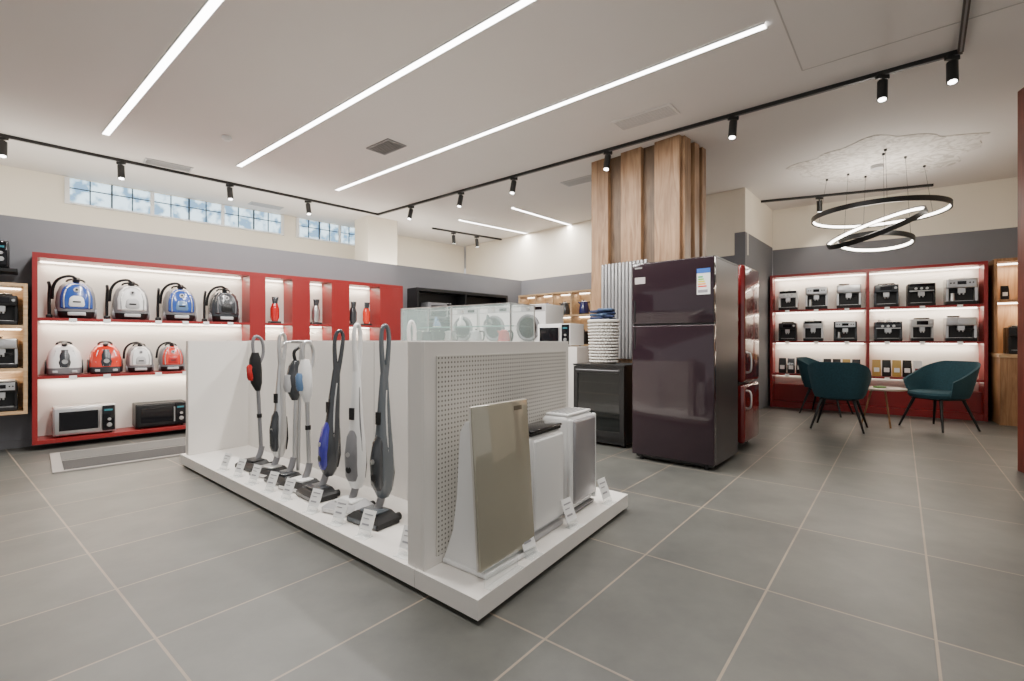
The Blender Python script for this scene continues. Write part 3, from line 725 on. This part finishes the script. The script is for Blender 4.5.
def showcase():
    b=B(); w=1.75; zt=1.50; EG=mat('glass_edge',(.16,.30,.27),.1)
    b.box(0,w,0,.5,0,1.0,LAM); b.box(-.01,w+.01,-.01,.51,1.0,1.02,SILVER)
    b.box(0,w,0,.006,1.02,zt,GLASS); b.box(0,.006,.006,.494,1.02,zt,GLASS); b.box(w-.006,w,.006,.494,1.02,zt,GLASS)
    b.box(0,w,0,.5,zt,zt+.006,GLASS)
    for y in (0,.492): b.box(0,w,y,y+.008,zt+.006,zt+.016,SILVER)
    for x in (0,w-.012): b.box(x,x+.012,0,.5,zt+.006,zt+.016,SILVER)
    b.box(.01,w-.01,.08,.42,1.26,1.268,GLASS); b.box(.01,w-.01,.074,.08,1.257,1.270,EG)
    for x in (0,w/2,w-.012):
        for y in (0,.488): b.box(x,x+.012,y,y+.012,1.02,zt+.006,SILVER)
    b.done('glass_showcase',GF.p(0,0,0),GF.a)
showcase()
for i in range(4):
    kettle(GF.p(.22+.42*i,.25,1.021),GF.a,(CHAR,SILVER,LGRAY,REDP)[i],.95)
for i in range(3): 
    iron(GF.p(.40+.42*i,.25,1.27),GF.a+.6,(LBLUE,WHITE,CHAR)[i])

BF=Fr(.2,10.2,-44.4)
def back_cubby():
    b=B(); x0,x1=.2,2.0; D=-.3
    b.box(x0,x1,-.02,-.004,.5,2.02,OAK2)
    for z in (.5,1.0,1.55,1.99): b.box(x0,x1,D,-.02,z,z+.03,OAK2)
    for i in range(5):
        x=x0+(x1-x0-.03)*i/4; b.box(x,x+.03,D,-.02,.53,1.99,OAK2)
    for z in (1.55,1.99): b.box(x0+.03,x1-.03,-.05,-.021,z-.012,z-.001,LEDS)
    b.done('oak_cubby_shelf',BF.p(0,0,0),BF.a)
    area('shelf_lamp',BF.p(1.1,-.16,1.96),BF.a,1.7,.05,3,(1,.88,.7))
back_cubby()
for i in range(4):
    x=.2+.4425*i+.22
    kettle(BF.p(x,-.17,1.581),BF.a+.9,(NAVY,BLUE,CHAR,NAVY)[i],1.15); kettle(BF.p(x,-.17,1.031),BF.a,(REDP,SILVER,WHITE,BLACK)[i],1.15)
OF=Fr(.22,6.55,-40)
b=B(); b.box(0,.78,0,.45,0,1.02,LAM); b.done('display_counter',OF.p(0,0,0),OF.a,bevel=.003)
microwave(OF.p(.12,.04,1.021),OF.a,.52,.3,.36,WHITE,GLOSSB)

# ------------------------------------------------------------------ right red shelf
def right_shelf():
    b=B(); L=2.62; D=.34; zt=2.18
    b.box(0,L,0,D,zt-.04,zt,RED)
    lv=(1.60,1.09,.56)
    for x in (0,L/2-.02,L-.04): b.box(x,x+.04,0,D,.0,zt-.04,RED)
    for x0,x1 in ((.04,L/2-.02),(L/2+.02,L-.04)):
        b.box(x0,x1,D-.02,D-.004,.1,zt-.04,BACKP); b.box(x0,x1,.02,D-.02,0.0,.10,RED); b.box(x0,x1,0.12,D-.02,.1,.38,RED)
        b.box(x0,x1,D-.035,D-.021,zt-.052,zt-.041,LEDS)
        for z in lv:
            b.box(x0,x1,0,D-.02,z-.03,z,RED); b.box(x0+.02,x1-.02,D-.035,D-.021,z-.042,z-.031,LEDS)
            for k in range(3): b.box(x0+.18+.40*k,x0+.24+.40*k,-.003,0,z-.045,z-.002,CARD)
    b.done('red_wall_shelf',RF.p(0,0,0),RF.a,bevel=.0015)
    for x0,x1 in ((.04,L/2-.02),(L/2+.02,L-.04)):
        for z in (zt-.06,)+tuple(q-.05 for q in lv[:2]):
            area('shelf_lamp',RF.p((x0+x1)/2,.25,z),RF.a,1.15,.03,6.2,(1,.86,.70))
right_shelf()
spec_c=[
 (.12,1.601,.27,.34,WHITE,3),(.50,1.601,.30,.38,SILVER,1),(.92,1.601,.31,.39,SILVER,2),
 (1.39,1.601,.29,.36,CHAR,0),(1.78,1.601,.31,.35,BLACK,3),(2.20,1.601,.33,.39,SILVER,1),
 (.12,1.091,.25,.32,BLACK,0),(.47,1.091,.27,.35,SILVER,3),(.88,1.091,.30,.33,CHAR,1),
 (1.39,1.091,.33,.31,CHAR,3),(1.82,1.091,.25,.34,LGRAY,0),(2.20,1.091,.32,.36,SILVER,2)]
for x,z,w_,h_,c,v in spec_c:
    coffee(RF.p(x,.04,z),RF.a,w_,h_,.27,c,var=v)
def coffee_bag(loc,rot,c,sc=1.):
    b=B(); R=[]
    for z,wx,wy in ((0,.04,.03),(.05,.042,.034),(.14,.04,.022),(.17,.04,.006),(.19,.04,.003)):
        R.append([Vector((-wx,-wy,z)),Vector((wx,-wy,z)),Vector((wx,wy,z)),Vector((-wx,wy,z))])
    b.loft(R,c); b.box(-.025,.025,-.036,-.032,.05,.10,CARD if c is not CARD else RED); b.done('coffee_bag',loc,rot,bevel=.002,scale=sc)
def toaster(loc,rot,c):
    b=B(); b.rbox(-.14,.14,-.08,.08,.012,.2,.03,c); b.box(-.1,.1,-.045,-.02,.199,.202,BLACK); b.box(-.1,.1,.02,.045,.199,.202,BLACK)
    b.rbox(-.13,.13,-.07,.07,0,.02,.005,BLACK); b.box(.14,.165,-.015,.015,.12,.14,BLACK); b.cyl((.14,0,.06),(.155,0,.06),.015,SILVER)
    b.done('toaster',loc,rot)
GR=mat('gold_pack',(.5,.33,.08),.35)
for i in range(9): coffee_bag(RF.p(.17+.125*i,.14,.561),RF.a,(BLACK,CHAR,BLACK,CHAR,CARD,BLACK,BLACK,GR,CHAR)[i],1.3)
for i in range(5): coffee_bag(RF.p(1.42+.12*i,.14,.561),RF.a,(GR,BLACK,GR,BLACK,CARD)[i],1.3)
toaster(RF.p(2.17,.16,.561),RF.a,CHAR); coffee_bag(RF.p(2.44,.14,.561),RF.a,GR,1.2)

def coffee_corner():
    b=B(); x0,x1=2.68,3.66
    b.box(x0,x1,.32,.355,0,2.2,WALN); b.box(x0,x1,-.0,.32,2.16,2.2,WALN); b.box(x0,x0+.03,0,.32,.93,2.16,WALN); b.box(x0+.03,x1,0,.32,1.62,1.65,WALN)
    b.box(x0,x1,-.28,.32,0,.88,WALN); b.box(x0-.01,x1,-.3,.32,.88,.92,OAK2); 
    b.box(x0+.48,x0+.484,-.284,-.28,.05,.86,BLACK); b.box(x0+.4,x0+.42,-.3,-.28,.6,.75,BLACK)
    b.box(x0+.03,x1,.29,.32,2.145,2.158,LEDS); b.box(x0+.03,x1,.29,.32,1.605,1.618,LEDS)
    b.done('coffee_corner_cabinet',RF.p(0,0,0),RF.a,bevel=.002)
    area('shelf_lamp',RF.p(3.15,.2,2.12),RF.a,.8,.03,9,(1,.88,.7)); area('shelf_lamp',RF.p(3.15,.2,1.58),RF.a,.8,.03,9,(1,.88,.7))
coffee_corner()
coffee(RF.p(2.80,-.1,.921),RF.a,.28,.38,.3,BLACK); coffee(RF.p(3.25,-.1,.921),RF.a,.28,.38,.3,SILVER)
for i in range(3): coffee_bag(RF.p(2.80+.22*i,.12,1.651),RF.a,(BLACK,CARD,GR)[i])

b=B(); b.box(0,.35,0,.12,0,3.2,wood('red_brown_jamb',(.12,.02,.012),(.2,.04,.025))); b.box(.0,.02,-.02,0,0,3.2,RED); b.done('door_1_frame',(4.225,3.94,0),math.radians(-20),bevel=.004)

# ------------------------------------------------------------------ chairs and table
def chair(loc,rot):
    b=B(); N=30; base=math.radians(118)
    rows=7
    def P(th,v,off):
        q=abs(th)/base
        top=.84-.24*(max(0,q-.28)/.72)**1.2; bot=.395
        z=bot+(top-bot)*v
        R=.225+.075*v**.7+off
        e=3.0; c_,s_=math.cos(th),math.sin(th)
        sq=(abs(c_)**e+abs(s_)**e)**(-1/e)
        x=R*1.0*s_*sq; y=R*c_*sq*.95+.05*v*(1-q)
        if q>.8: y-= (q-.8)*.15
        return Vector((x,y,z))
    grid=lambda off:[[P(-base+2*base*i/N,j/rows,off) for i in range(N+1)] for j in range(rows+1)]
    gi=grid(0.); go=grid(.026)
    rings=[]
    for i in range(N+1):
        rings.append([gi[j][i] for j in range(rows+1)]+[go[j][i] for j in range(rows,-1,-1)])
    b.loft(rings,TEAL)
    b.secs([(0,-.03,.375,.15,.17),(0,-.03,.39,.235,.25),(0,-.03,.43,.255,.27),(0,-.03,.455,.245,.26),(0,-.03,.47,.20,.21)],TEAL,e=3.)
    for sx in (-1,1):
        for sy in (-1,1):
            b.cyl((sx*.16,sy*.16-.02,.385),(sx*.27,sy*.27-.02,0),.019,BLACK,r2=.011,n=12)
    b.box(-.19,.19,-.2,.16,.365,.378,BLACK)
    b.done('armchair',loc,rot)
chair((4.10,6.02,0),math.radians(140))
chair((5.36,6.02,0),math.radians(-80))
chair((4.72,7.25,0),math.radians(40))
b=B(); b.cyl((0,0,.47),(0,0,.49),.27,mat('table_top_stone',(.42,.36,.3),.35),n=48)
for i in range(3):
    a=2*math.pi*i/3+.4; b.cyl((.09*math.cos(a),.09*math.sin(a),.47),(.2*math.cos(a),.2*math.sin(a),0),.011,WALN,n=10)
b.box(-.06,.05,-.03,.05,.491,.51,mat('brochure_green',(.15,.3,.08),.5)); b.done('coffee_table',(4.76,6.2,0))
b=B(); b.secs([(0,0,0,.03,.03),(0,0,.05,.04,.04)],WHITE,e=2)
GRN=mat('leaf_green',(.04,.14,.03),.6)
for i in range(9):
    a=i*2.4; b.tube([(0,0,.04),(.03*math.cos(a),.03*math.sin(a),.09),(.07*math.cos(a),.07*math.sin(a),.11+.008*(i%3))],lambda t:.012*(1-t)+.003,GRN,n=6,smooth=1)
b.done('potted_plant',(4.60,6.30,.491))

# ------------------------------------------------------------------ ring chandelier
def chandelier():
    b=B(); LR=mat('ring_led',(1,1,1),.5,emit=(1,.93,.82),es=9)
    def ring(c,R,tx,ty):
        M=Matrix.Translation(c)@Matrix.Rotation(math.radians(tx),4,'X')@Matrix.Rotation(math.radians(ty),4,'Y')
        n=80
        def sec(prof,m):
            rr=[]
            for i in range(n):
                a=2*math.pi*i/n; rr.append([M@Vector(((R+p)*math.cos(a),(R+p)*math.sin(a),z)) for p,z in prof])
            b.loft(rr,m,closed=True)
        sec([(0,-.030),(.018,-.030),(.018,.030),(0,.030)],TB)
        sec([(-.008,-.016),(-.001,-.016),(-.001,.016),(-.008,.016)],LR)
        return M
    M1=ring((0,0,2.72),.70,0,0); M2=ring((-.04,0,2.54),.52,4,-26); M3=ring((-.03,0,2.36),.38,-4,6)
    for M,R,k in ((M1,.70,0),(M2,.52,1.1),(M3,.38,2.)):
        nn=3 if R>.6 else 2
        for i in range(nn):
            a=k+2*math.pi*i/nn; p=M@Vector(((R+.01)*math.cos(a),(R+.01)*math.sin(a),.03))
            b.cyl(p,(p.x*.85,p.y*.85,H-.008),.002,TB,n=6); b.cyl((p.x*.85,p.y*.85,H-.03),(p.x*.85,p.y*.85,H-.007),.015,TB,n=10)
    b.cyl((0,0,H-.05),(0,0,H-.007),.07,LGRAY,n=28)
    b.done('ring_chandelier',(4.68,6.15,0))
    l=bpy.data.lights.new('chandelier_lamp','POINT'); l.energy=50; l.shadow_soft_size=.3; l.color=(1,.93,.82)
    o=bpy.data.objects.new('chandelier_lamp',l); scene.collection.objects.link(o); o.location=(4.68,6.15,2.62)
chandelier()

# ------------------------------------------------------------------ door mat
b=B(); b.box(0,1.55,-1.25,-.3,.0005,.012,mat('mat_border',(.30,.285,.265),.8)); b.box(.07,1.48,-.76,-.35,.012,.016,mat('mat_grey',(.11,.11,.105),.95,noise=.3,nscale=120))
b.box(.07,1.48,-1.20,-.80,.012,.016,mat('mat_dark',(.045,.045,.045),.95,noise=.4,nscale=120)); b.done('door_mat',LF.p(.12,0,0),LF.a)

# ------------------------------------------------------------------ world & camera
w=bpy.data.worlds.new('world'); scene.world=w; w.use_nodes=True
w.node_tree.nodes['Background'].inputs[0].default_value=(1,.98,.96,1); w.node_tree.nodes['Background'].inputs[1].default_value=.8
cam=bpy.data.cameras.new('camera'); cam.lens=16.875; cam.sensor_width=36; cam.clip_start=.05
co=bpy.data.objects.new('camera',cam); scene.collection.objects.link(co); co.location=(0,0,1.1); co.rotation_euler=(math.radians(90),0,0)
scene.camera=co
